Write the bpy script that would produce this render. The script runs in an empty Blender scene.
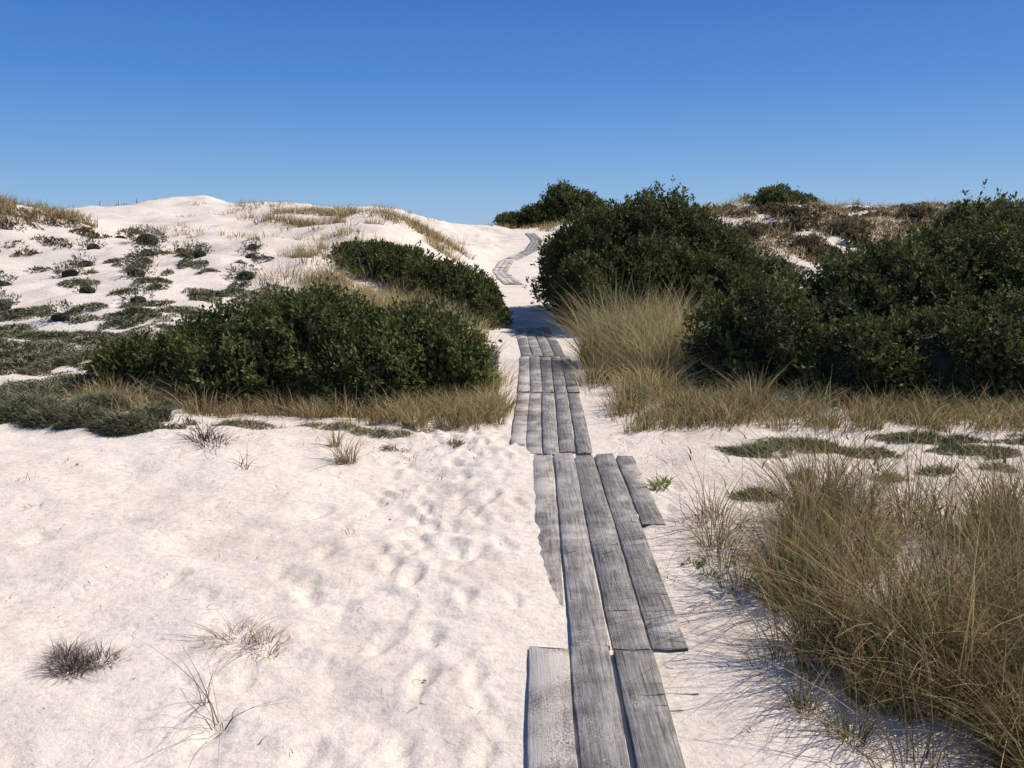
import bpy, math, numpy as np
from mathutils import Vector
R = np.random.RandomState(7)
scene = bpy.context.scene

# ------------------------------------------------------------ helpers
PERM = np.random.RandomState(3).rand(256, 256)
def vn(x, y, seed=0):
    x = np.asarray(x, float) + seed*17.31; y = np.asarray(y, float) + seed*9.77
    xi = np.floor(x).astype(int); yi = np.floor(y).astype(int)
    fx = x-xi; fy = y-yi
    fx = fx*fx*(3-2*fx); fy = fy*fy*(3-2*fy)
    a = PERM[xi & 255, yi & 255]; b = PERM[(xi+1) & 255, yi & 255]
    c = PERM[xi & 255, (yi+1) & 255]; d = PERM[(xi+1) & 255, (yi+1) & 255]
    return (a*(1-fx)+b*fx)*(1-fy)+(c*(1-fx)+d*fx)*fy
def fbm(x, y, seed=0, o=4):
    s = 0; a = .5; t = 0
    for i in range(o):
        s = s + a*vn(x*2**i, y*2**i, seed+i); t += a; a *= .5
    return s/t
def sm(a, b, x):
    t = np.clip((x-a)/(b-a), 0, 1); return t*t*(3-2*t)
def ga(x, y, cx, cy, rx, ry):
    return np.exp(-((x-cx)/rx)**2-((y-cy)/ry)**2)
PY = [-10, 2.4, 6, 10.8, 15, 20, 22, 26.5, 29.5, 33, 37, 42, 60]
PX = [.3, .3, .38, .45, .35, .25, .25, -.40, -.2, .7, 1.1, .9, .9]
def xp(y): return np.interp(y, PY, PX)

def H(x, y):
    x = np.asarray(x, float); y = np.asarray(y, float)
    p = np.interp(y, [0, 14, 60], [.35, .3, .3])
    zC = np.interp(y, [0, 19, 22, 25, 30, 38, 45, 60], [0, 0, .06, .2, .55, 1.15, 1.50, 1.4])
    zL = np.interp(y, [0, 8.5, 12, 17, 22, 27, 40, 60], [0, 0, .34, .95, 1.42, 1.75, 2.25, 2.0])
    zR = np.interp(y, [0, 12, 16, 22, 28, 32, 40, 60], [0, 0, .3, 1.0, 2.05, 2.3, 2.3, 2.0])
    wide = np.interp(y, [0, 20, 30, 45], [1., 1., 1.3, 1.8])
    fL = sm(.4, 4.2, (p-x)/wide); fR = sm(.5, 4.2, (x-p)/wide)
    z = zC*(1-fL-fR)+zL*fL+zR*fR
    z = z + 1.15*ga(x, y, -14.8, 22, 3.0, 3.4)
    z = z + .50*ga(x, y, -15.6, 40, 1.7, 4)+.40*ga(x, y, -12, 40, 9, 6)
    z = z + .30*ga(x, y, -4.6, 28, 2.4, 3)+.20*ga(x, y, -8, 30, 2., 2.5)
    z = z + .7*ga(x, y, 3.0, 53, 3.5, 5)+.30*ga(x, y, 9.2, 31, 2, 3)+.15*ga(x, y, 14, 31, 2.5, 3)
    z = z + .10*sm(.9, 3.2, -x)*sm(2.5, 5, y)*(1-sm(6.2, 8.5, y))
    z = z + .04*sm(.5, 2, -x)
    away = sm(.35, 1.8, np.abs(x-xp(y)))
    far = sm(8, 16, y)
    z = z + away*((fbm(x*.55, y*.55, 1)-.5)*(.20+.36*far) + (fbm(x*2.1, y*1.7, 5, 3)-.5)*(.055+.06*far))
    z = z + away*sm(24, 40, y)*(fbm(x*.35, y*.2, 9, 4)-.5)*.5
    r = np.hypot(x, y)
    z = z*(1-sm(60, 110, r)) - 3.0*sm(75, 170, r)
    return z

def mesh_obj(name, V, F, mat, col=None, smooth=False, parent=None):
    V = np.asarray(V, np.float32); F = np.asarray(F, np.int32)
    me = bpy.data.meshes.new(name)
    n, k = F.shape
    me.vertices.add(len(V)); me.vertices.foreach_set("co", V.ravel())
    me.loops.add(n*k); me.loops.foreach_set("vertex_index", F.ravel())
    me.polygons.add(n); me.polygons.foreach_set("loop_start", np.arange(0, n*k, k, dtype=np.int32))
    me.polygons.foreach_set("loop_total", np.full(n, k, np.int32))
    if smooth: me.polygons.foreach_set("use_smooth", np.ones(n, bool))
    if col is not None:
        a = me.color_attributes.new("Col", 'FLOAT_COLOR', 'POINT')
        c = np.ones((len(V), 4), np.float32); c[:, :3] = col
        a.data.foreach_set("color", c.ravel())
    me.materials.append(mat)
    me.update(calc_edges=True); me.validate()
    o = bpy.data.objects.new(name, me); scene.collection.objects.link(o)
    if parent: o.parent = parent
    return o

# ------------------------------------------------------------ materials
def newmat(name):
    m = bpy.data.materials.new(name); m.use_nodes = True
    nt = m.node_tree; nt.nodes.clear()
    return m, nt, nt.nodes, nt.links
def leafmat(name, trans=.3, rough=.5, spec=.3):
    m, nt, N, L = newmat(name)
    out = N.new('ShaderNodeOutputMaterial'); at = N.new('ShaderNodeAttribute'); at.attribute_name = "Col"
    p = N.new('ShaderNodeBsdfPrincipled'); p.inputs['Roughness'].default_value = rough
    p.inputs['Specular IOR Level'].default_value = spec
    L.new(at.outputs['Color'], p.inputs['Base Color'])
    if trans <= 0:
        L.new(p.outputs[0], out.inputs[0]); return m
    t = N.new('ShaderNodeBsdfTranslucent'); L.new(at.outputs['Color'], t.inputs['Color'])
    mx = N.new('ShaderNodeMixShader'); mx.inputs[0].default_value = trans
    L.new(p.outputs[0], mx.inputs[1]); L.new(t.outputs[0], mx.inputs[2]); L.new(mx.outputs[0], out.inputs[0])
    return m
M_leaf = leafmat("shrub_leaf", .25, .65, .10)
M_grass = leafmat("grass_blade", .35, .7, .1)
M_heath = leafmat("heather_sprig", 0., .9, .05)
M_twig = leafmat("dry_twig", 0., .8, .1)

def noise(N, scale, detail=4, rough=.5):
    n = N.new('ShaderNodeTexNoise'); n.inputs['Scale'].default_value = scale
    n.inputs['Detail'].default_value = detail; n.inputs['Roughness'].default_value = rough
    return n
def ramp(N, stops):
    r = N.new('ShaderNodeValToRGB'); e = r.color_ramp.elements
    while len(e) < len(stops): e.new(.5)
    for i, (p, c) in enumerate(stops):
        e[i].position = p; e[i].color = (*c, 1)
    return r
def sandmat():
    m, nt, N, L = newmat("white_sand")
    out = N.new('ShaderNodeOutputMaterial'); p = N.new('ShaderNodeBsdfPrincipled')
    p.inputs['Roughness'].default_value = .95; p.inputs['Specular IOR Level'].default_value = .05
    tc = N.new('ShaderNodeTexCoord')
    n1 = noise(N, 1.1, 7, .62); n2 = noise(N, 26, 5, .65); n3 = noise(N, 330, 2, .6)
    for n in (n1, n2, n3): L.new(tc.outputs['Object'], n.inputs['Vector'])
    r1 = ramp(N, [(.28, (.67, .575, .475)), (.5, (.81, .71, .605)), (.75, (.86, .77, .67))])
    L.new(n1.outputs[0], r1.inputs[0])
    r3 = ramp(N, [(.30, (.40, .34, .29)), (.45, (1, 1, 1))]); L.new(n3.outputs[0], r3.inputs[0])
    r2 = ramp(N, [(.28, (.78, .755, .73)), (.52, (1, 1, 1))]); L.new(n2.outputs[0], r2.inputs[0])
    a = N.new('ShaderNodeMix'); a.data_type = 'RGBA'; a.blend_type = 'MULTIPLY'; a.inputs[0].default_value = 1
    L.new(r1.outputs[0], a.inputs[6]); L.new(r2.outputs[0], a.inputs[7])
    b = N.new('ShaderNodeMix'); b.data_type = 'RGBA'; b.blend_type = 'MULTIPLY'; b.inputs[0].default_value = .75
    L.new(a.outputs[2], b.inputs[6]); L.new(r3.outputs[0], b.inputs[7])
    L.new(b.outputs[2], p.inputs['Base Color'])
    n5 = noise(N, 8, 4, .6); L.new(tc.outputs['Object'], n5.inputs['Vector'])
    b0 = N.new('ShaderNodeBump'); b0.inputs['Strength'].default_value = .5; b0.inputs['Distance'].default_value = .03
    L.new(n5.outputs[0], b0.inputs['Height'])
    b1 = N.new('ShaderNodeBump'); b1.inputs['Strength'].default_value = .45; b1.inputs['Distance'].default_value = .014
    L.new(n2.outputs[0], b1.inputs['Height']); L.new(b0.outputs[0], b1.inputs['Normal'])
    b2 = N.new('ShaderNodeBump'); b2.inputs['Strength'].default_value = .6; b2.inputs['Distance'].default_value = .003
    L.new(n3.outputs[0], b2.inputs['Height']); L.new(b1.outputs[0], b2.inputs['Normal'])
    L.new(b2.outputs[0], p.inputs['Normal'])
    L.new(p.outputs[0], out.inputs[0]); return m
M_sand = sandmat()
def woodmat():
    m, nt, N, L = newmat("weathered_wood")
    out = N.new('ShaderNodeOutputMaterial'); p = N.new('ShaderNodeBsdfPrincipled')
    p.inputs['Roughness'].default_value = .9; p.inputs['Specular IOR Level'].default_value = .08
    tc = N.new('ShaderNodeTexCoord'); at = N.new('ShaderNodeAttribute'); at.attribute_name = "Col"
    mp = N.new('ShaderNodeMapping'); mp.inputs['Scale'].default_value = (95, 4.0, 20)
    L.new(tc.outputs['Object'], mp.inputs[0])
    n = noise(N, 1, 8, .75); n.inputs['Distortion'].default_value = .5; L.new(mp.outputs[0], n.inputs['Vector'])
    r = ramp(N, [(.32, (.20, .18, .165)), (.44, (.62, .60, .58)), (.58, (1, 1, 1)), (.75, (1.35, 1.32, 1.3))])
    L.new(n.outputs[0], r.inputs[0])
    a = N.new('ShaderNodeMix'); a.data_type = 'RGBA'; a.blend_type = 'MULTIPLY'; a.inputs[0].default_value = 1
    L.new(at.outputs['Color'], a.inputs[6]); L.new(r.outputs[0], a.inputs[7])
    nb = noise(N, 7, 5, .65); L.new(tc.outputs['Object'], nb.inputs['Vector'])
    rb = ramp(N, [(.3, (.55, .53, .51)), (.65, (1.12, 1.1, 1.07))]); L.new(nb.outputs[0], rb.inputs[0])
    a2 = N.new('ShaderNodeMix'); a2.data_type = 'RGBA'; a2.blend_type = 'MULTIPLY'; a2.inputs[0].default_value = 1
    L.new(a.outputs[2], a2.inputs[6]); L.new(rb.outputs[0], a2.inputs[7])
    n2 = noise(N, 2.6, 3, .6); L.new(tc.outputs['Object'], n2.inputs['Vector'])
    n4 = noise(N, 130, 4, .8); L.new(tc.outputs['Object'], n4.inputs['Vector'])
    ad = N.new('ShaderNodeMath'); ad.operation = 'MULTIPLY_ADD'; ad.inputs[1].default_value = .8
    L.new(n4.outputs[0], ad.inputs[0]); L.new(n2.outputs[0], ad.inputs[2])
    sx = N.new('ShaderNodeSeparateXYZ'); L.new(tc.outputs['Object'], sx.inputs[0])
    mr = N.new('ShaderNodeMapRange'); mr.inputs[1].default_value = .34; mr.inputs[2].default_value = -.02
    mr.inputs[3].default_value = 0; mr.inputs[4].default_value = .18
    L.new(sx.outputs[0], mr.inputs[0])
    ad2 = N.new('ShaderNodeMath'); ad2.operation = 'ADD'; L.new(ad.outputs[0], ad2.inputs[0]); L.new(mr.outputs[0], ad2.inputs[1])
    sub = N.new('ShaderNodeMath'); sub.operation = 'SUBTRACT'; sub.inputs[1].default_value = .5; L.new(ad2.outputs[0], sub.inputs[0])
    r2 = ramp(N, [(.45, (0, 0, 0)), (.60, (1, 1, 1))]); L.new(sub.outputs[0], r2.inputs[0])
    s = N.new('ShaderNodeMath'); s.operation = 'MULTIPLY'; s.inputs[1].default_value = .75
    L.new(r2.outputs[0], s.inputs[0])
    b = N.new('ShaderNodeMix'); b.data_type = 'RGBA'; L.new(s.outputs[0], b.inputs[0])
    L.new(a2.outputs[2], b.inputs[6]); b.inputs[7].default_value = (.68, .605, .53, 1)
    L.new(b.outputs[2], p.inputs['Base Color'])
    bp = N.new('ShaderNodeBump'); bp.inputs['Strength'].default_value = .8; bp.inputs['Distance'].default_value = .006
    L.new(n.outputs[0], bp.inputs['Height']); L.new(bp.outputs[0], p.inputs['Normal'])
    L.new(p.outputs[0], out.inputs[0]); return m
M_wood = woodmat()
def plain(name, c, rough=.9):
    m, nt, N, L = newmat(name)
    out = N.new('ShaderNodeOutputMaterial'); p = N.new('ShaderNodeBsdfPrincipled')
    p.inputs['Roughness'].default_value = rough
    tc = N.new('ShaderNodeTexCoord'); n = noise(N, 9, 5, .6); L.new(tc.outputs['Object'], n.inputs['Vector'])
    r = ramp(N, [(.3, tuple(v*.6 for v in c)), (.7, tuple(v*1.3 for v in c))]); L.new(n.outputs[0], r.inputs[0])
    L.new(r.outputs[0], p.inputs['Base Color']); L.new(p.outputs[0], out.inputs[0]); return m
M_core = plain("shrub_dark_core", (.020, .024, .010))  # near-black colour paints the shade inside a shrub, no twigs modelled
M_bark = plain("bark", (.10, .08, .06))
M_sea = plain("sea_water", (.03, .10, .20), .35)

# ------------------------------------------------------------ ground
nu, nv = 820, 940
us = np.linspace(-6.2, 6.2, nu); xs = .0+1.5*np.sinh(us)
vs = np.linspace(-2.23, 6.0, nv); ys = 3.5+2.5*np.sinh(vs)
X, Y = np.meshgrid(xs, ys)
Z = H(X, Y)
near = (X > -4.5) & (X < 3.5) & (Y > 1) & (Y < 11)
nx, ny, nz = X[near], Y[near], Z[near]
tr = sm(-1.7, -.8, nx)*(1-sm(-.05, .25, nx))
off = sm(.35, .6, np.abs(nx-.35))
nz = nz + (fbm(nx*7, ny*7, 21, 3)-.5)*(.014+.030*tr)*(.3+.7*off) + (fbm(nx*3.2, ny*4.2, 27, 2)-.5)*.022*off
nz = nz + .004*np.sin((nx*.5+ny)*16+5*fbm(nx*1.5, ny*1.5, 40, 2))*sm(.4, .6, fbm(nx*.8, ny*.8, 42, 2))*(1-tr)*off
FR = np.random.RandomState(11)
for i in range(360):
    k = FR.rand()
    fy = 1.8+FR.rand()**.9*7.5
    if k < .72: fx = -.42+FR.randn()*.30
    elif k < .82: fx = 1.0+FR.randn()*.18
    else: fx = -1.5+FR.randn()*.7
    an = FR.randn()*.35+(math.pi if FR.rand() < .4 else 0)
    dx = nx-fx; dy = ny-fy
    a = dx*math.sin(an)+dy*math.cos(an); b = dx*math.cos(an)-dy*math.sin(an)
    s = .65+.4*FR.rand()
    d = np.sqrt((a/(.12*s))**2+(b/((.042+.01*np.sin(a*18))*s))**2)
    dep = (.008+.014*FR.rand()**2)
    nz = nz - dep*np.exp(-d**2.4) + dep*.4*np.exp(-((d-1.45)/.4)**2)
xc = np.interp(ny, [2.4, 3.1, 6.1], [.30, .38, .48])
edge = nx-(xc-.30)
wob = .20*(fbm(nx*3, ny*1.6, 33, 4)-.42)+.05*(fbm(nx*18, ny*14, 37, 3)-.5)
drift = .026*sm(.22, -.22, edge+wob) * sm(2.3, 3.6, ny)*(1-sm(5.9, 6.9, ny))*sm(-.9, -.1, edge)
Z[near] = nz+drift
V = np.stack([X.ravel(), Y.ravel(), Z.ravel()], 1)
i = np.arange(nv-1)[:, None]*nu+np.arange(nu-1)[None, :]
F = np.stack([i, i+1, i+nu+1, i+nu], -1).reshape(-1, 4)
mesh_obj("ground", V, F, M_sand, smooth=True)
sx = 9000
mesh_obj("sea", [(-sx, 110, -1.6), (sx, 110, -1.6), (sx, 20000, -1.6), (-sx, 20000, -1.6)], [(0, 1, 2, 3)], M_sea)

# ------------------------------------------------------------ planks
class Geo:
    def __init__(s): s.V = []; s.F = []; s.C = []; s.n = 0
    def add(s, V, F, C):
        s.V.append(V); s.F.append(np.asarray(F)+s.n); s.C.append(np.broadcast_to(np.asarray(C, float), (len(V), 3))); s.n += len(V)
    def build(s, name, mat, smooth=False):
        return mesh_obj(name, np.concatenate(s.V), np.concatenate(s.F), mat, np.concatenate(s.C), smooth)
PR = np.random.RandomState(5)
def plank(G, x0, y0, x1, y1, w, z0=.017, z1=.017, th=.035, base=None):
    Ln = math.hypot(x1-x0, y1-y0); ns = max(3, int(Ln/.08))
    t = np.linspace(0, 1, ns+1)
    px = x0+(x1-x0)*t; py = y0+(y1-y0)*t
    q = lambda f, a: (vn(t*Ln*f, np.zeros_like(t)+PR.rand()*90)-.5)*a
    px = px+q(.8, .018)
    hw = w/2*(1+q(2.5, .09)+q(9, .07)); hw2 = w/2*(1+q(2.5, .09)+q(9, .07))
    if PR.rand() < .5:
        (hw if PR.rand() < .5 else hw2)[-1 if PR.rand() < .5 else 0] *= .75
    zz = z0+(z1-z0)*t+q(1.2, .014)
    tilt = PR.randn()*.025
    b = .006; prof = []
    for (s_, zz_) in [(-1, -th), (-1, -b), (-.93, 0), (0, PR.randn()*.0015), (.93, 0), (1, -b), (1, -th)]:
        h = hw if s_ < 0 else hw2
        pyy = py.copy(); e = PR.randn()*.006; pyy[0] += e; pyy[-1] += PR.randn()*.006
        prof.append(np.stack([px+s_*h, pyy, zz+zz_+tilt*s_*h*2], 1))
    P = np.stack(prof, 1); k = 7; V = P.reshape(-1, 3); F = []
    for a in range(ns):
        for c in range(k-1):
            q_ = a*k+c; F.append((q_, q_+1, q_+k+1, q_+k))
    for a in (0, ns):
        o = a*k; F += [(o, o+1, o+5, o+6), (o+1, o+2, o+4, o+5)]
    g = .33+PR.randn()*.05 if base is None else base
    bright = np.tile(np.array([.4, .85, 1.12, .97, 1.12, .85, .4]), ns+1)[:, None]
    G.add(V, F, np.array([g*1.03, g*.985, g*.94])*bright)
G = Geo()
for (a, b) in [(.125, .148), (.295, .318), (.466, .492)]:
    plank(G, a-.03, 1.2, b, 3.135+PR.randn()*.01, .160)
plank(G, -.045, 1.2, -.02, 2.72, .15, .010, -.02)
mids = [(.155, .237, .142), (.322, .386, .152), (.488, .537, .152), (.652, .688, .148)]
for j, (a, b, w) in enumerate(mids):
    plank(G, a, 3.150+PR.randn()*.006, b, 6.1+PR.randn()*.03, w, z0=.017 if j else .004)
plank(G, .828, 4.62, .838, 6.07, .137, .010, .016)
fa = [.040, .172, .302, .433, .56]; fb = [.11, .241, .372, .503, .632]; fc = [.165, .302, .438, .575, .71]
for a, b in zip(fa, fb):
    plank(G, a, 6.14+PR.randn()*.02, b+.005, 8.5+PR.randn()*.015, .120)
for a, b in zip([v+.01 for v in fb], fc):
    plank(G, a, 8.53+PR.randn()*.015, b, 11+PR.randn()*.03, .123)
for j in range(4):
    plank(G, .20+.15*j, 11.03, .12+.15*j, 14.4+PR.randn()*.2, .14, .018, .006)
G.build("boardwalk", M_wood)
G = Geo()
yy = np.linspace(23.5, 42, 20)
for a, b in zip(yy[:-1], yy[1:]):
    xa, xb = xp(a), xp(b)
    za, zb = float(H(xa, a))+.035, float(H(xb, b))+.035
    for j in range(3):
        o = (j-1)*.17
        plank(G, xa+o, a, xb+o, b-.02, .165, za, zb, th=.06, base=.36)
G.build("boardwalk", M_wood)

# ------------------------------------------------------------ grass
def blades(base, az, lean, L, W, col, seg=4, rs=R, droop=.25):
    n = len(base); t = np.linspace(0, 1, seg+1)[None, :]
    hor = lean[:, None]*L[:, None]*(t**1.7)
    ver = L[:, None]*(t-droop*lean[:, None]*t**2.2-.22*lean[:, None]**2*t)
    dx, dy = np.cos(az)[:, None], np.sin(az)[:, None]
    cx = base[:, 0:1]+hor*dx; cy = base[:, 1:2]+hor*dy; cz = base[:, 2:3]+ver
    wa = rs.rand(n)*6.283
    w = (W[:, None]/2)*(1-t**1.6*.88)
    wx = np.cos(wa)[:, None]*w; wy = np.sin(wa)[:, None]*w
    A = np.stack([cx-wx, cy-wy, cz], -1); B = np.stack([cx+wx, cy+wy, cz], -1)
    V = np.stack([A, B], 2).reshape(n, -1, 3)
    k = (seg+1)*2
    f = np.array([[2*s, 2*s+1, 2*s+3, 2*s+2] for s in range(seg)])
    F = (f[None]+(np.arange(n)*k)[:, None, None]).reshape(-1, 4)
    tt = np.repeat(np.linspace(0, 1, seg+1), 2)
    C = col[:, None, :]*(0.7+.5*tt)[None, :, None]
    return V.reshape(-1, 3), F, C.reshape(-1, 3)
STRAW = np.array([.52, .39, .20]); OLIVE = np.array([.21, .195, .075]); GREEN = np.array([.13, .17, .05]); BROWN = np.array([.22, .14, .075]); PALE = np.array([.47, .43, .22])
def mixcol(n, cols, p, rs=R, var=.25):
    c = np.array(cols)[rs.choice(len(cols), n, p=p)]
    return c*(1+var*(rs.rand(n, 1)-.5)*2)
def tufts(G, centers, nb, rad, Lm, W, cols, p, lean=.55, seg=4, rs=R, wind=(0, 0), zoff=-.01, svar=.6):
    centers = np.asarray(centers, float)
    m = len(centers); idx = np.repeat(np.arange(m), nb); n = len(idx)
    sc = (1-svar/2)+svar*rs.rand(m)
    a = rs.rand(n)*6.283; r = rad*np.sqrt(rs.rand(n))*sc[idx]
    bx = centers[idx, 0]+r*np.cos(a); by = centers[idx, 1]+r*np.sin(a)
    bz = H(bx, by)+zoff
    az = a+rs.randn(n)*.7
    ln = np.abs(lean*(.25+r/rad)+rs.randn(n)*.18)
    dx = np.cos(az)*ln+wind[0]; dy = np.sin(az)*ln+wind[1]
    az = np.arctan2(dy, dx); ln = np.clip(np.hypot(dx, dy), 0, 1.25)
    L = Lm*(.35+.75*rs.rand(n))*sc[idx]
    tint = (.72+.55*rs.rand(m))[idx][:, None]
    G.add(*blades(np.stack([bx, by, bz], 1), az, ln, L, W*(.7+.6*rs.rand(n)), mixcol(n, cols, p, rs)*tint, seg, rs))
def scatter(n, x0, x1, y0, y1, rs=R, dens=None):
    out = []
    while len(out) < n:
        x = x0+(x1-x0)*rs.rand(4*n); y = y0+(y1-y0)*rs.rand(4*n)
        k = np.ones(len(x), bool) if dens is None else rs.rand(len(x)) < dens(x, y)
        out += list(zip(x[k], y[k]))
    return np.array(out[:n])

# foreground right clump
G = Geo(); rs = np.random.RandomState(21)
def dfg(x, y):
    return (((x-2.0)/1.0)**2+((y-3.5)/1.35)**2 < 1)*1.*(x > 1.05+.14*np.sin(y*6))
c1 = scatter(72, .9, 3.0, 2.1, 4.9, rs, dfg)
tufts(G, c1, 100, .10, .66, .0047, [STRAW, PALE, OLIVE, GREEN, BROWN], [.38, .08, .24, .06, .24], .58, 5, rs, (-.10, -.03), svar=.9)
tufts(G, c1[:22], 45, .09, .60, .0046, [GREEN, OLIVE], [.4, .6], .5, 5, rs, (-.1, 0), svar=1.0)
tufts(G, c1, 55, .13, .38, .0045, [STRAW*.8, BROWN], [.4, .6], 1.0, 4, rs, (-.1, -.1))
c1d = scatter(34, 1.15, 2.4, 2.0, 3.1, rs, lambda x, y: (x > 1.75-.55*(y-2.0))*1.)
tufts(G, c1d, 110, .10, .50, .0042, [STRAW, OLIVE, GREEN, BROWN], [.38, .25, .07, .30], .65, 5, rs, (-.1, 0), svar=.9)
c1b = scatter(50, 2.6, 4.6, 2.6, 4.9, rs)
tufts(G, c1b, 80, .13, .60, .005, [STRAW, OLIVE, BROWN], [.45, .3, .25], .6, 4, rs)
tufts(G, [(1.05, 3.05), (1.08, 3.75), (1.1, 4.3), (1.05, 2.75), (1.2, 4.75), (1.08, 4.05), (1.15, 4.5), (1.15, 2.6), (1.3, 2.4)], 60, .10, .42, .0045, [STRAW, OLIVE, GREEN, BROWN], [.42, .28, .05, .25], .9, 5, rs, (-.15, 0), svar=1.)
cs = scatter(110, 1.0, 2.9, 2.8, 4.7, rs)
n = len(cs); b = np.stack([cs[:, 0], cs[:, 1], H(cs[:, 0], cs[:, 1])], 1)
az_ = rs.rand(n)*6.28; le_ = .1+.45*rs.rand(n); L_ = .50+.34*rs.rand(n)
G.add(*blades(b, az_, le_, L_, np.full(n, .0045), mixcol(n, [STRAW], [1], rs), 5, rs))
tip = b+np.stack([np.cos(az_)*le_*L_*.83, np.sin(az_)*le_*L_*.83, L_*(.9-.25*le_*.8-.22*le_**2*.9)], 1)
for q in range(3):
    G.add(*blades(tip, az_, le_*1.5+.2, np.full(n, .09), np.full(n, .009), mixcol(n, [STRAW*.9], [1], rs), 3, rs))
G.build("beach_grass", M_grass)

# tall pale tuft right of path
G = Geo(); rs = np.random.RandomState(22)
c2 = scatter(30, 1.0, 2.5, 9.4, 11.6, rs, lambda x, y: (((x-1.75)/.75)**2+((y-10.5)/1.2)**2 < 1)*1.)
tufts(G, c2, 220, .15, .92, .0078, [PALE, STRAW, OLIVE], [.52, .32, .16], .55, 5, rs, (-.12, 0), svar=.8)
c2 = scatter(40, .85, 2.4, 7.6, 9.8, rs)
tufts(G, c2, 100, .12, .42, .007, [PALE, STRAW, OLIVE, BROWN], [.2, .45, .2, .15], .6, 4, rs, svar=.9)
G.build("beach_grass", M_grass)

G = Geo(); rs = np.random.RandomState(23)
c3 = scatter(250, 1.0, 7.0, 6.5, 8.0, rs, lambda x, y: (y > 6.5+.7*fbm(x*1.3, y*0, 3))*np.clip((y-6.4)/.8, .1, 1))
tufts(G, c3, 60, .14, .28, .0065, [STRAW, OLIVE, PALE, BROWN, GREEN], [.36, .24, .17, .13, .10], .65, 4, rs, svar=1.0)
G.build("beach_grass", M_grass)

G = Geo(); rs = np.random.RandomState(24)
c4 = scatter(150, -4.0, .0, 6.6, 8.0, rs, lambda x, y: (y > 6.8+.6*fbm(x*1.7, y*0, 8))*np.clip((y-6.5)/.8, .05, 1)*(x < -.08))
tufts(G, c4, 55, .13, .26, .0064, [STRAW, PALE, OLIVE, BROWN], [.50, .17, .18, .15], .65, 4, rs, svar=1.0)
c4 = scatter(60, -1.1, -.12, 7.0, 9.4, rs)
tufts(G, c4, 70, .12, .28, .0066, [STRAW, PALE, OLIVE], [.55, .25, .20], .6, 4, rs, svar=.9)
G.build("beach_grass", M_grass)

G = Geo(); rs = np.random.RandomState(25)
c5 = scatter(220, -3.6, -.25, 10.2, 15.8, rs, lambda x, y: (x < -.25-.05*(y-10))*1.)
tufts(G, c5, 50, .16, .42, .010, [STRAW, PALE, OLIVE], [.5, .32, .18], .5, 4, rs, svar=.9)
c5 = scatter(90, -4.6, -1.0, 15.0, 22, rs)
tufts(G, c5, 36, .2, .40, .012, [STRAW, PALE, OLIVE], [.5, .25, .25], .5, 3, rs)
G.build("beach_grass", M_grass)

G = Geo(); rs = np.random.RandomState(26)
c6 = scatter(300, -18, -10.9, 18.5, 25, rs, lambda x, y: np.clip(1.3-((x+14.8)/3.6)**2-((y-22.0)/3)**2, 0, 1)*(fbm(x, y, 4) > .42))
tufts(G, c6, 34, .26, .34, .017, [STRAW, PALE, OLIVE, BROWN], [.30, .12, .18, .40], .7, 3, rs)
G.build("beach_grass", M_grass)
G = Geo()
c7 = scatter(240, -9.5, -1.4, 25.5, 31, rs, lambda x, y: (fbm(x*.8, y*.8, 14) > .50)*np.clip(1.2-((x+4.8)/4)**2, .08, 1))
tufts(G, c7, 26, .28, .38, .018, [STRAW, PALE, OLIVE, BROWN], [.45, .2, .15, .2], .65, 3, rs)
c7 = scatter(90, -14, -3, 33, 44, rs, lambda x, y: (fbm(x*.6, y*.6, 15) > .54)*1.)
tufts(G, c7, 16, .35, .28, .020, [STRAW, PALE, OLIVE], [.6, .25, .15], .7, 3, rs)
c7 = scatter(50, -10, -3, 16, 25, rs, lambda x, y: (fbm(x*.8, y*.8, 16) > .55)*1.)
tufts(G, c7, 22, .2, .25, .013, [STRAW, PALE, OLIVE, BROWN], [.4, .2, .15, .25], .7, 3, rs)
G.build("beach_grass", M_grass)
G = Geo()
c8 = scatter(950, 4.5, 26, 20, 36, rs, lambda x, y: (fbm(x*.6, y*.6, 18) > .37)*1.)
tufts(G, c8, 26, .34, .36, .024, [STRAW, PALE, OLIVE, BROWN], [.45, .12, .16, .27], .65, 3, rs)
c8 = scatter(170, -1.5, 7, 44, 56, rs, lambda x, y: (x > 1.6)*1.+(y > 45)*(x > -1.2)*(x < 0)*.8+(y > 47)*(x >= 0)*.6)
tufts(G, c8, 24, .35, .40, .03, [STRAW, PALE, OLIVE], [.4, .2, .4], .6, 3, rs)
G.build("beach_grass", M_grass)

# ------------------------------------------------------------ shrubs
def leaves(P, A, Lf, Wf, C, nl, rs, spr):
    n = len(P); idx = np.repeat(np.arange(n), nl); m = len(idx)
    t = rs.rand(m); ax = A[idx]
    rnd = rs.randn(m, 3); rnd /= np.linalg.norm(rnd, axis=1)[:, None]
    side = rnd-(rnd*ax).sum(1)[:, None]*ax; side /= np.linalg.norm(side, axis=1)[:, None]+1e-6
    d = ax*(.35+.6*t[:, None])+side*(.95-.4*t[:, None]); d /= np.linalg.norm(d, axis=1)[:, None]
    w = np.cross(ax, side)+.35*rs.randn(m, 3); w /= np.linalg.norm(w, axis=1)[:, None]
    o = P[idx]+ax*(t*spr)[:, None]
    l = Lf*(.6+.7*rs.rand(m))[:, None]; ww = Wf*(.6+.7*rs.rand(m))[:, None]
    V = np.stack([o, o+d*l*.55+w*ww*.5, o+d*l, o+d*l*.55-w*ww*.5], 1).reshape(-1, 3)
    F = (np.arange(m)*4)[:, None]+np.arange(4)[None]
    c = C[idx]*(.7+.6*rs.rand(m, 1))
    return V, F, np.repeat(c, 4, axis=0)
ico = None
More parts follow.
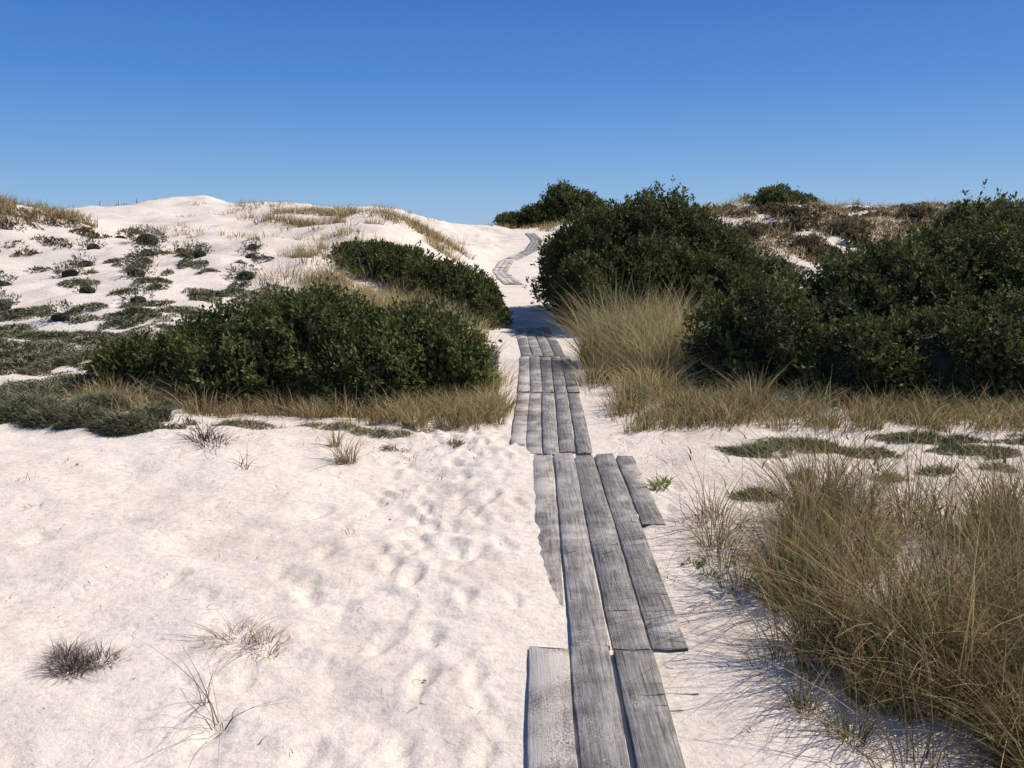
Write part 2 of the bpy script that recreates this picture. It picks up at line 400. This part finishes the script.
def icos(sub=3):
    global ico
    if ico is None:
        import bmesh
        bm = bmesh.new(); bmesh.ops.create_icosphere(bm, subdivisions=sub, radius=1)
        v = np.array([x.co[:] for x in bm.verts]); f = np.array([[q.index for q in x.verts] for x in bm.faces]); bm.free()
        ico = (v, f)
    return ico
def shrub(name, blobs, dens=700, Lf=.052, Wf=.024, nl=8, spr=.12, seed=1, tint=1., core=.74, rag=1., dkc=(.045, .064, .020), ltc=(.125, .135, .042), gap=.38):
    rs = np.random.RandomState(seed)
    par = bpy.data.objects.new(name, None); scene.collection.objects.link(par)
    B = [np.array(b, float) for b in blobs]
    G = Geo(); S = Geo()
    dk = np.array(dkc)*tint; lt = np.array(ltc)*tint; yl = np.array([.20, .155, .065])*tint
    CV = []; CF = []; cn = 0
    for bi, b in enumerate(B):
        c, r = b[:3], b[3:6]
        area = 4*math.pi*((r[0]*r[1])**1.6/3+(r[0]*r[2])**1.6/3+(r[1]*r[2])**1.6/3)**(1/1.6)
        n = int(area*dens)
        u = rs.randn(n, 3); u /= np.linalg.norm(u, axis=1)[:, None]
        u = u[(u[:, 1] < .55) | (rs.rand(n) < .6)]; n = len(u)
        q = c+u*r
        nz_ = fbm(q[:, 0]*1.9+q[:, 2]*1.5+bi*3, q[:, 1]*1.9-q[:, 2]*1.2, seed, 3)
        nf = fbm(q[:, 0]*5+q[:, 2]*4.4, q[:, 1]*5-q[:, 2]*3.6, seed+4, 2)
        shell = 1-.28*rs.rand(n)**1.6
        rad = shell*(.70+.54*nz_+.55*(nf-.5)*rag)
        rad = np.where(rs.rand(n) < .07, rad*(1.05+.14*rs.rand(n)), rad)
        P = c+u*r*rad[:, None]
        keep = P[:, 2] > H(P[:, 0], P[:, 1])+.02
        for bj, b2 in enumerate(B):
            if bj != bi:
                dd = np.sqrt((((P-b2[:3])/b2[3:6])**2).sum(1)); keep &= dd > .72
        keep &= ~((nf < gap) & (shell > .80))
        P = P[keep]; uu = u[keep]; ff = nf[keep]
        ax = uu*.6+np.array([0, 0, .6])+rs.randn(len(P), 3)*.38; ax /= np.linalg.norm(ax, axis=1)[:, None]
        k = np.clip((ff-.40)*2.8+rs.randn(len(P))*.22, 0, 1)[:, None]
        col = dk*(1-k)+lt*k
        y = rs.rand(len(P)) < .06
        col[y] = yl
        G.add(*leaves(P, ax, Lf, Wf, col, nl, rs, spr))
        v, f = icos()
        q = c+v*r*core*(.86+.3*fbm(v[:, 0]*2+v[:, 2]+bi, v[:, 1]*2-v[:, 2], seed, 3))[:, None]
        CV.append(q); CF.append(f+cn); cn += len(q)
        for s in range(5):
            a = rs.rand()*6.28
            p0 = np.array([c[0]+.25*r[0]*math.cos(a), c[1]+.25*r[1]*math.sin(a), 0]); p0[2] = float(H(p0[0], p0[1]))-.05
            p1 = c+np.array([math.cos(a)*.7, math.sin(a)*.7, .35])*r
            m_ = 6; tt = np.linspace(0, 1, m_)
            cc = p0[None]*(1-tt)[:, None]+p1[None]*tt[:, None]; cc[:, :2] += rs.randn(m_, 2)*.03
            rr = .025*(1-.75*tt)
            an = np.linspace(0, 2*math.pi, 5, endpoint=False)
            V = (cc[:, None, :]+np.stack([np.cos(an), np.sin(an), an*0], 1)[None]*rr[:, None, None]).reshape(-1, 3)
            F = [(i_*5+j, i_*5+(j+1) % 5, (i_+1)*5+(j+1) % 5, (i_+1)*5+j) for i_ in range(m_-1) for j in range(5)]
            S.add(V, F, (.1, .08, .06))
    o = G.build("leaves", M_leaf); o.parent = par
    o = S.build("stems", M_bark, True); o.parent = par
    o = mesh_obj("dark_core", np.concatenate(CV), np.concatenate(CF), M_core, smooth=True); o.parent = par  # solid core blocks see-through, interior shade put into its dark colour
    return par
shrub("bayberry_shrub", [(-2.0, 8.6, .38, .78, .75, .64), (-3.0, 8.8, .30, .75, .7, .52), (-1.2, 8.6, .28, .75, .65, .54),
                         (-.68, 8.5, .20, .42, .5, .48), (-3.8, 8.8, .12, .6, .5, .36), (-2.6, 8.1, .20, .7, .5, .42), (-1.5, 8.0, .18, .6, .45, .42)],
      dens=880, seed=31, tint=1.2, gap=.41)
shrub("bayberry_shrub", [(-2.6, 17.2, .80, .95, .8, .46), (-1.5, 16.4, .55, .9, .8, .46), (-.75, 15.6, .28, .5, .8, .48), (-3.1, 18.2, .98, .8, .8, .32), (-.42, 14.6, .10, .30, .6, .34)],
      dens=420, Lf=.075, Wf=.034, seed=32, tint=1.1)
shrub("bayberry_shrub", [(2.6, 16.2, 1.0, 1.35, 1.5, 1.20), (1.65, 15.6, .85, .95, 1.1, 1.04), (3.5, 16.0, .75, 1.0, 1.2, .96), (2.3, 14.6, .55, 1.0, .9, .84), (1.35, 14.2, .5, .60, .8, .70), (1.5, 17.6, .75, .85, 1.2, .9), (3.3, 14.4, .4, 1.0, .9, .74), (4.2, 15.2, .4, .8, .9, .7)],
      dens=430, Lf=.075, Wf=.034, seed=33, rag=.9, tint=1.05)
shrub("bayberry_shrub", [(2.75, 9.2, .36, .75, .8, .66), (3.6, 9.6, .42, .8, .8, .70), (4.4, 10.0, .58, .85, .9, .80), (5.2, 10.4, .70, .85, .9, .86), (6.2, 10.6, .8, 1.0, 1., .98), (3.4, 8.2, .20, .6, .5, .48), (4.2, 8.3, .25, .8, .6, .56), (5.1, 8.5, .30, .9, .65, .66), (6.2, 8.7, .42, 1.0, .8, .75)],
      dens=600, Lf=.060, Wf=.027, seed=34, tint=1.05, gap=.41)
shrub("bayberry_shrub", [(7.1, 13.0, 1.15, .6, .7, .88), (7.8, 13.1, 1.2, .5, .7, .80), (8.9, 13, .85, 1.1, 1., .80), (6.2, 12.9, .75, .9, .8, .75)],
      dens=420, Lf=.075, Wf=.032, seed=35)
shrub("bayberry_shrub", [(3.2, 50.5, 2.5, 1.5, 1.4, 1.45), (1.8, 50, 2.1, 1.3, 1.2, .7), (4.4, 50.5, 2.2, 1.3, 1.3, 1.2), (.4, 50, 1.9, 1.2, 1., .42)],
      dens=110, Lf=.17, Wf=.08, spr=.3, seed=36, tint=1.2)
shrub("bayberry_shrub", [(9.5, 30.5, 2.45, .8, .8, .50), (8.7, 30.5, 2.35, .6, .6, .28), (10.3, 30.5, 2.4, .5, .6, .28)],
      dens=170, Lf=.13, Wf=.055, spr=.22, seed=37, tint=1.4)
rs = np.random.RandomState(71)
def scrub(pts, seed, dk, lt, Lf=.09):
    bl = []
    for x, y, r, h in pts: bl.append((x, y, float(H(x, y))+h*.25, r, r*.8, h))
    shrub("beach_plum_scrub", bl, dens=300, Lf=Lf, Wf=Lf*.45, nl=6, spr=.12, seed=seed, dkc=dk, ltc=lt, core=.6)
pr = [(x, y, .22+.33*rs.rand(), .14+.12*rs.rand()) for x, y in scatter(36, 5.2, 19, 21, 29.5, rs)]
scrub(pr, 72, (.12, .09, .05), (.23, .18, .09), .10)
pl = [(-8.7, 20.2, .42, .26), (-7.9, 18.3, .26, .16), (-9.3, 18.8, .24, .15), (-8.6, 17.0, .24, .15), (-7.6, 19.4, .2, .14), (-6.9, 18.6, .22, .14), (-6.0, 19.6, .2, .14), (-9.8, 21.2, .25, .15),
      (-7.5, 17.2, .25, .15), (-8.2, 15.6, .25, .15), (-7.2, 16.2, .2, .13), (-6.2, 16.8, .2, .13), (-6.7, 15.0, .25, .15), (-5.5, 17.8, .2, .14), (-4.9, 15.5, .28, .15), (-8.9, 14.6, .28, .15),
      (-7.0, 13.8, .22, .13), (-5.9, 13.2, .2, .12), (-7.9, 12.9, .25, .14), (-6.5, 12.0, .22, .12)]
scrub(pl, 73, (.10, .095, .06), (.20, .185, .11), .05)

# ------------------------------------------------------------ beach heather mats
def mats(G, pts, rs, dens=2600, hgt=.085, W=.006, cols=None, p=None, lean=.6):
    for (x, y, r, ry) in pts:
        n = int(dens*math.pi*r*ry*min(1, (9/max(y, 5))**1.2)); n = max(n, 60)
        a = rs.rand(n)*6.283; q = np.sqrt(rs.rand(n))
        ed = .6+.8*fbm(np.cos(a)*1.6+x*7, np.sin(a)*1.6+y*7, 0, 3)
        bx = x+r*q*np.cos(a)*ed; by = y+ry*q*np.sin(a)*ed
        cl = fbm(bx*7, by*7, 3, 2)
        kp = cl > .36
        bx = bx[kp]; by = by[kp]; q = q[kp]; cl = cl[kp]; m = len(bx)
        if m == 0: continue
        hh = hgt*(1-q**2*.8)*(.5+1.0*cl)
        sc = max(1, y/9)
        b = np.stack([bx, by, H(bx, by)-.01+hh*.5*rs.rand(m)], 1)
        G.add(*blades(b, rs.rand(m)*6.28, lean+.6*rs.rand(m), hh*(.4+.6*rs.rand(m))+.015, np.full(m, W*1.7*sc), mixcol(m, cols, p, rs, .35), 2, rs))
HG = np.array([.19, .195, .11]); HD = np.array([.09, .096, .052]); HB = np.array([.27, .225, .145])
rs = np.random.RandomState(41); G = Geo()
pts = [(-7.4, 12.5, .5, .45), (-7.5, 14.5, .35, .35), (-6.2, 14.5, .35, .4), (-6.45, 12.6, .35, .3), (-5.1, 14, .35, .5), (-4.5, 14.2, .6, .6), (-4.0, 13.6, .45, .5),
       (-7.0, 15.6, .22, .28), (-6.3, 13.6, .22, .25), (-6.0, 11, .7, .4), (-5.4, 11.8, .5, .4), (-5.8, 10.0, .9, .5), (-5.4, 9.3, .9, .45),
       (-5.2, 10.6, .6, .4), (-7.0, 11.2, .6, .45), (-6.8, 10.2, .7, .5), (-4.9, 12.4, .5, .4), (-8.3, 13.2, .45, .4), (-5.6, 13.0, .3, .25), (-4.6, 11.3, .6, .4), (-4.4, 10.2, .6, .4), (-4.9, 9.6, .8, .4),
       (-5.6, 15.6, .22, .3), (-6.6, 17.5, .22, .3), (-7.8, 18.8, .3, .4), (-5.0, 17, .22, .3), (-4.4, 8.6, .8, .4), (-5.0, 8.3, .8, .35)]
sc_ = scatter(34, -10, -4, 9.5, 12.5, rs)
pts += [(x, y, .15+.25*rs.rand(), .15+.2*rs.rand()) for x, y in sc_]
sc_ = scatter(38, -10.5, -4, 12.5, 19, rs)
pts += [(x, y, .08+.14*rs.rand(), .12+.2*rs.rand()) for x, y in sc_]
mats(G, pts, rs, 3600, .11, .008, [HG, HD, HB], [.48, .26, .26], .8)
G.build("beach_heather", M_heath)
G = Geo()
mats(G, [(-4.1, 6.75, .50, .35), (-3.5, 6.5, .40, .25), (-3.0, 6.3, .26, .18), (-4.6, 7.1, .6, .4), (-2.9, 6.75, .3, .2), (-3.8, 7.2, .5, .25), (-4.9, 6.6, .5, .3)], rs, 12000, .20, .0055, [HG*.85, HD, HB*.8], [.5, .30, .20], .7)
mats(G, [(-1.05, 6.7, .24, .12), (-.75, 6.95, .25, .12), (-.45, 6.45, .12, .07), (-2.2, 6.7, .3, .12), (-1.5, 6.8, .3, .12), (-2.6, 6.4, .15, .08), (-.9, 6.35, .12, .06)], rs, 8000, .08, .005, [HG, HB, STRAW], [.45, .35, .2], .8)
G.build("beach_heather", M_heath)
G = Geo()
mats(G, [(1.85, 6.15, .35, .14), (2.3, 6.35, .45, .18), (2.75, 6.2, .25, .1), (2.6, 5.55, .14, .08), (3.0, 5.7, .16, .10), (1.55, 5.1, .20, .12), (3.6, 6.3, .35, .15), (4.2, 6.1, .3, .12), (3.55, 5.9, .14, .08), (2.0, 5.5, .1, .08), (3.4, 6.6, .5, .15), (4.6, 6.6, .6, .2)], rs, 9000, .085, .005, [HG*.9, HD, GREEN], [.45, .3, .25], .8)
G.build("beach_heather", M_heath)
G = Geo()
sc_ = scatter(300, 4.8, 24, 19, 32, rs)
mats(G, [(x, y, .25+.4*rs.rand(), .25+.3*rs.rand()) for x, y in sc_], rs, 1500, .16, .010, [HD, BROWN*1.1, HB], [.25, .40, .35])
sc_ = scatter(70, -17, -10, 18.5, 23, rs)
mats(G, [(x, y, .15+.3*rs.rand(), .15+.2*rs.rand()) for x, y in sc_], rs, 1500, .16, .009, [HD, BROWN, HG], [.3, .4, .3])
G.build("beach_heather", M_heath)

G = Geo(); rs = np.random.RandomState(51)
tufts(G, [(.98, 5.35), (1.03, 5.42)], 34, .05, .12, .012, [GREEN*1.7, PALE*.9], [.6, .4], .8, 3, rs)
tufts(G, [(.93, 4.05), (1.5, 5.05), (1.62, 5.12), (1.42, 5.15), (.98, 3.9)], 50, .06, .07, .008, [GREEN*1.5, OLIVE*1.3], [.6, .4], .9, 3, rs)
G.build("seaside_goldenrod", M_grass)

DG = np.array([.15, .12, .105]); DT = np.array([.36, .26, .17])
G = Geo()
tufts(G, [(-1.78, 3.08), (-1.68, 3.0), (-1.74, 3.02), (-1.62, 3.03), (-1.70, 2.95)], 150, .06, .11, .0034, [DG, DT*.7], [.7, .3], 1.0, 4, rs, (.1, -.1))
G.build("dry_seaweed_tuft", M_twig)
G = Geo()
tufts(G, [(-1.15, 3.22), (-1.02, 3.2), (-1.0, 3.12), (-1.1, 3.15)], 60, .07, .14, .0032, [DT, DG], [.8, .2], 1.25, 4, rs)
tufts(G, [(-1.1, 2.75), (-1.02, 2.62)], 12, .03, .40, .0032, [DT, DG], [.7, .3], 1.2, 5, rs, (.3, -.35))
G.build("dry_grass_tuft", M_twig)
G = Geo()
tufts(G, [(-2.3, 6.05), (-2.2, 5.95)], 75, .10, .22, .006, [DG*.9, DT*.6], [.7, .3], 1.1, 4, rs)
tufts(G, [(-1.85, 5.5), (-1.8, 5.45)], 5, .02, .22, .006, [DG*.7], [1], 1.0, 4, rs)
G.build("dry_grass_tuft", M_twig)
G = Geo()
tufts(G, [(-1.23, 5.85), (-1.18, 5.9), (-1.35, 6.2)], 48, .05, .27, .0055, [STRAW, DT, OLIVE], [.6, .3, .1], .7, 4, rs)
tufts(G, [(-.7, 5.2), (-.9, 4.4), (-2.6, 3.9), (-3.0, 5.0), (-.75, 6.1), (1.0, 4.6), (1.15, 5.9), (.95, 6.5), (-2.75, 4.6), (-2.0, 2.5), (-.5, 5.6)], 12, .06, .10, .004, [STRAW, DT, DG], [.3, .4, .3], 1.2, 3, rs)
G.build("dry_grass_tuft", M_twig)
G = Geo(); rs = np.random.RandomState(61)
def litter(n, x0, x1, y0, y1, Lm):
    c = scatter(n, x0, x1, y0, y1, rs)
    b = np.stack([c[:, 0], c[:, 1], H(c[:, 0], c[:, 1])+.012], 1)
    G.add(*blades(b, rs.rand(n)*6.28, np.full(n, 1.2), Lm*(.4+rs.rand(n)), np.full(n, .0045), mixcol(n, [DG*.6, DT, DG], [.4, .3, .3], rs), 3, rs, droop=.55))
litter(260, -3.5, .0, 2, 7, .05); litter(420, .75, 2.2, 2.2, 6.8, .055); litter(300, -3.2, 0, 6.0, 7.1, .07); litter(320, .8, 5, 5.6, 6.9, .07)
G.build("plant_litter", M_twig)
G = Geo(); v, f = icos()
for k in range(30):
    x = rs.uniform(-3, 2); y = rs.uniform(2.3, 7)
    s = rs.uniform(.005, .010)
    vv = v*np.array([s*1.3, s, s*.6])*(1+.25*rs.randn(1, 3)) + np.array([x, y, float(H(x, y))+s*.4])
    G.add(vv, f, np.array([.12, .10, .09])*(1+rs.rand()*3))
G.build("pebbles", M_twig, True)

# ------------------------------------------------------------ posts & fence
def prism(G, x, y, z0, z1, w, d, c, rot=0.):
    hw, hd = w/2, d/2; b = min(w, d)*.18
    ring = [(-hw, -hd+b), (-hw+b, -hd), (hw-b, -hd), (hw, -hd+b), (hw, hd-b), (hw-b, hd), (-hw+b, hd), (-hw, hd-b)]
    V = []
    for (zz, s) in [(z0, 1), (z1-b, 1), (z1, .72)]:
        for (a, e) in ring: V.append((x+(a*math.cos(rot)-e*math.sin(rot))*s, y+(a*math.sin(rot)+e*math.cos(rot))*s, zz))
    F = [(l*8+j, l*8+(j+1) % 8, (l+1)*8+(j+1) % 8, (l+1)*8+j) for l in range(2) for j in range(8)]
    F += [(16, 17, 18, 19), (16, 19, 20, 23), (20, 21, 22, 23)]
    G.add(np.array(V), F, c)
G = Geo(); h = float(H(-.20, 9.6))
prism(G, -.20, 9.6, h-.1, h+.36, .08, .08, (.10, .08, .065), .3)
prism(G, -.20, 9.54, h+.22, h+.33, .12, .02, (.16, .14, .12), .3)
G.build("trail_marker_post", M_wood)
G = Geo()
for k in range(26):
    x = -20.0+k*.12; y = 41.5+.02*k; h = float(H(x, y))
    if k % 7 == 0: prism(G, x, y, h-.1, h+.46+rs.rand()*.1, .07, .07, (.16, .14, .13))
    elif rs.rand() < .8: prism(G, x, y, h-.05, h+.32+rs.rand()*.08, .035, .015, (.2, .18, .16), rs.randn()*.2)
for z in (.12, .26):
    for k in range(25):
        x = -20.0+k*.12; y = 41.52+.02*k
        h = float(H(x, y)); prism(G, x+.06, y+.03, h+z, h+z+.02, .12, .01, (.18, .16, .14))
G.build("sand_fence", M_wood)

# ------------------------------------------------------------ light & sky
AZ, EL = math.radians(70), math.radians(47)
sd = Vector((math.sin(AZ)*math.cos(EL), math.cos(AZ)*math.cos(EL), math.sin(EL)))
l = bpy.data.lights.new("sun", 'SUN'); l.energy = 5.0; l.angle = math.radians(.5); l.color = (1, .935, .85)
so = bpy.data.objects.new("sun", l); scene.collection.objects.link(so)
so.rotation_euler = sd.to_track_quat('Z', 'Y').to_euler()
w = bpy.data.worlds.new("World"); scene.world = w; w.use_nodes = True
N = w.node_tree.nodes; L = w.node_tree.links; N.clear()
out = N.new('ShaderNodeOutputWorld'); bg = N.new('ShaderNodeBackground'); sky = N.new('ShaderNodeTexSky')
sky.sky_type = 'NISHITA'; sky.sun_disc = False; sky.sun_elevation = EL; sky.sun_rotation = AZ
sky.altitude = 0; sky.air_density = 1.0; sky.dust_density = .3; sky.ozone_density = 3.0
bg.inputs['Strength'].default_value = .10
tc = N.new('ShaderNodeTexCoord'); sp = N.new('ShaderNodeSeparateXYZ'); L.new(tc.outputs['Generated'], sp.inputs[0])
rp = ramp(N, [(0, (.33, .52, .76)), (.035, (.25, .46, .75)), (.09, (.145, .35, .72)), (.16, (.075, .245, .66)), (.26, (.038, .16, .54)), (1, (.03, .08, .23))])
L.new(sp.outputs[2], rp.inputs[0])
sc10 = N.new('ShaderNodeVectorMath'); sc10.operation = 'SCALE'; sc10.inputs['Scale'].default_value = 10.
L.new(rp.outputs[0], sc10.inputs[0])
mx = N.new('ShaderNodeMix'); mx.data_type = 'RGBA'; mx.inputs[0].default_value = .9
L.new(sky.outputs[0], mx.inputs[6]); L.new(sc10.outputs[0], mx.inputs[7])
L.new(mx.outputs[2], bg.inputs[0]); L.new(bg.outputs[0], out.inputs[0])

cam = bpy.data.cameras.new("camera"); co = bpy.data.objects.new("camera", cam); scene.collection.objects.link(co)
cam.sensor_width = 36; cam.lens = 29.36; cam.clip_end = 30000; cam.clip_start = .05
co.location = (0, 0, 1.7); co.rotation_euler = (math.radians(90-10.6), 0, 0)
scene.camera = co
scene.view_settings.view_transform = 'Standard'; scene.view_settings.look = 'None'; scene.view_settings.exposure = 0
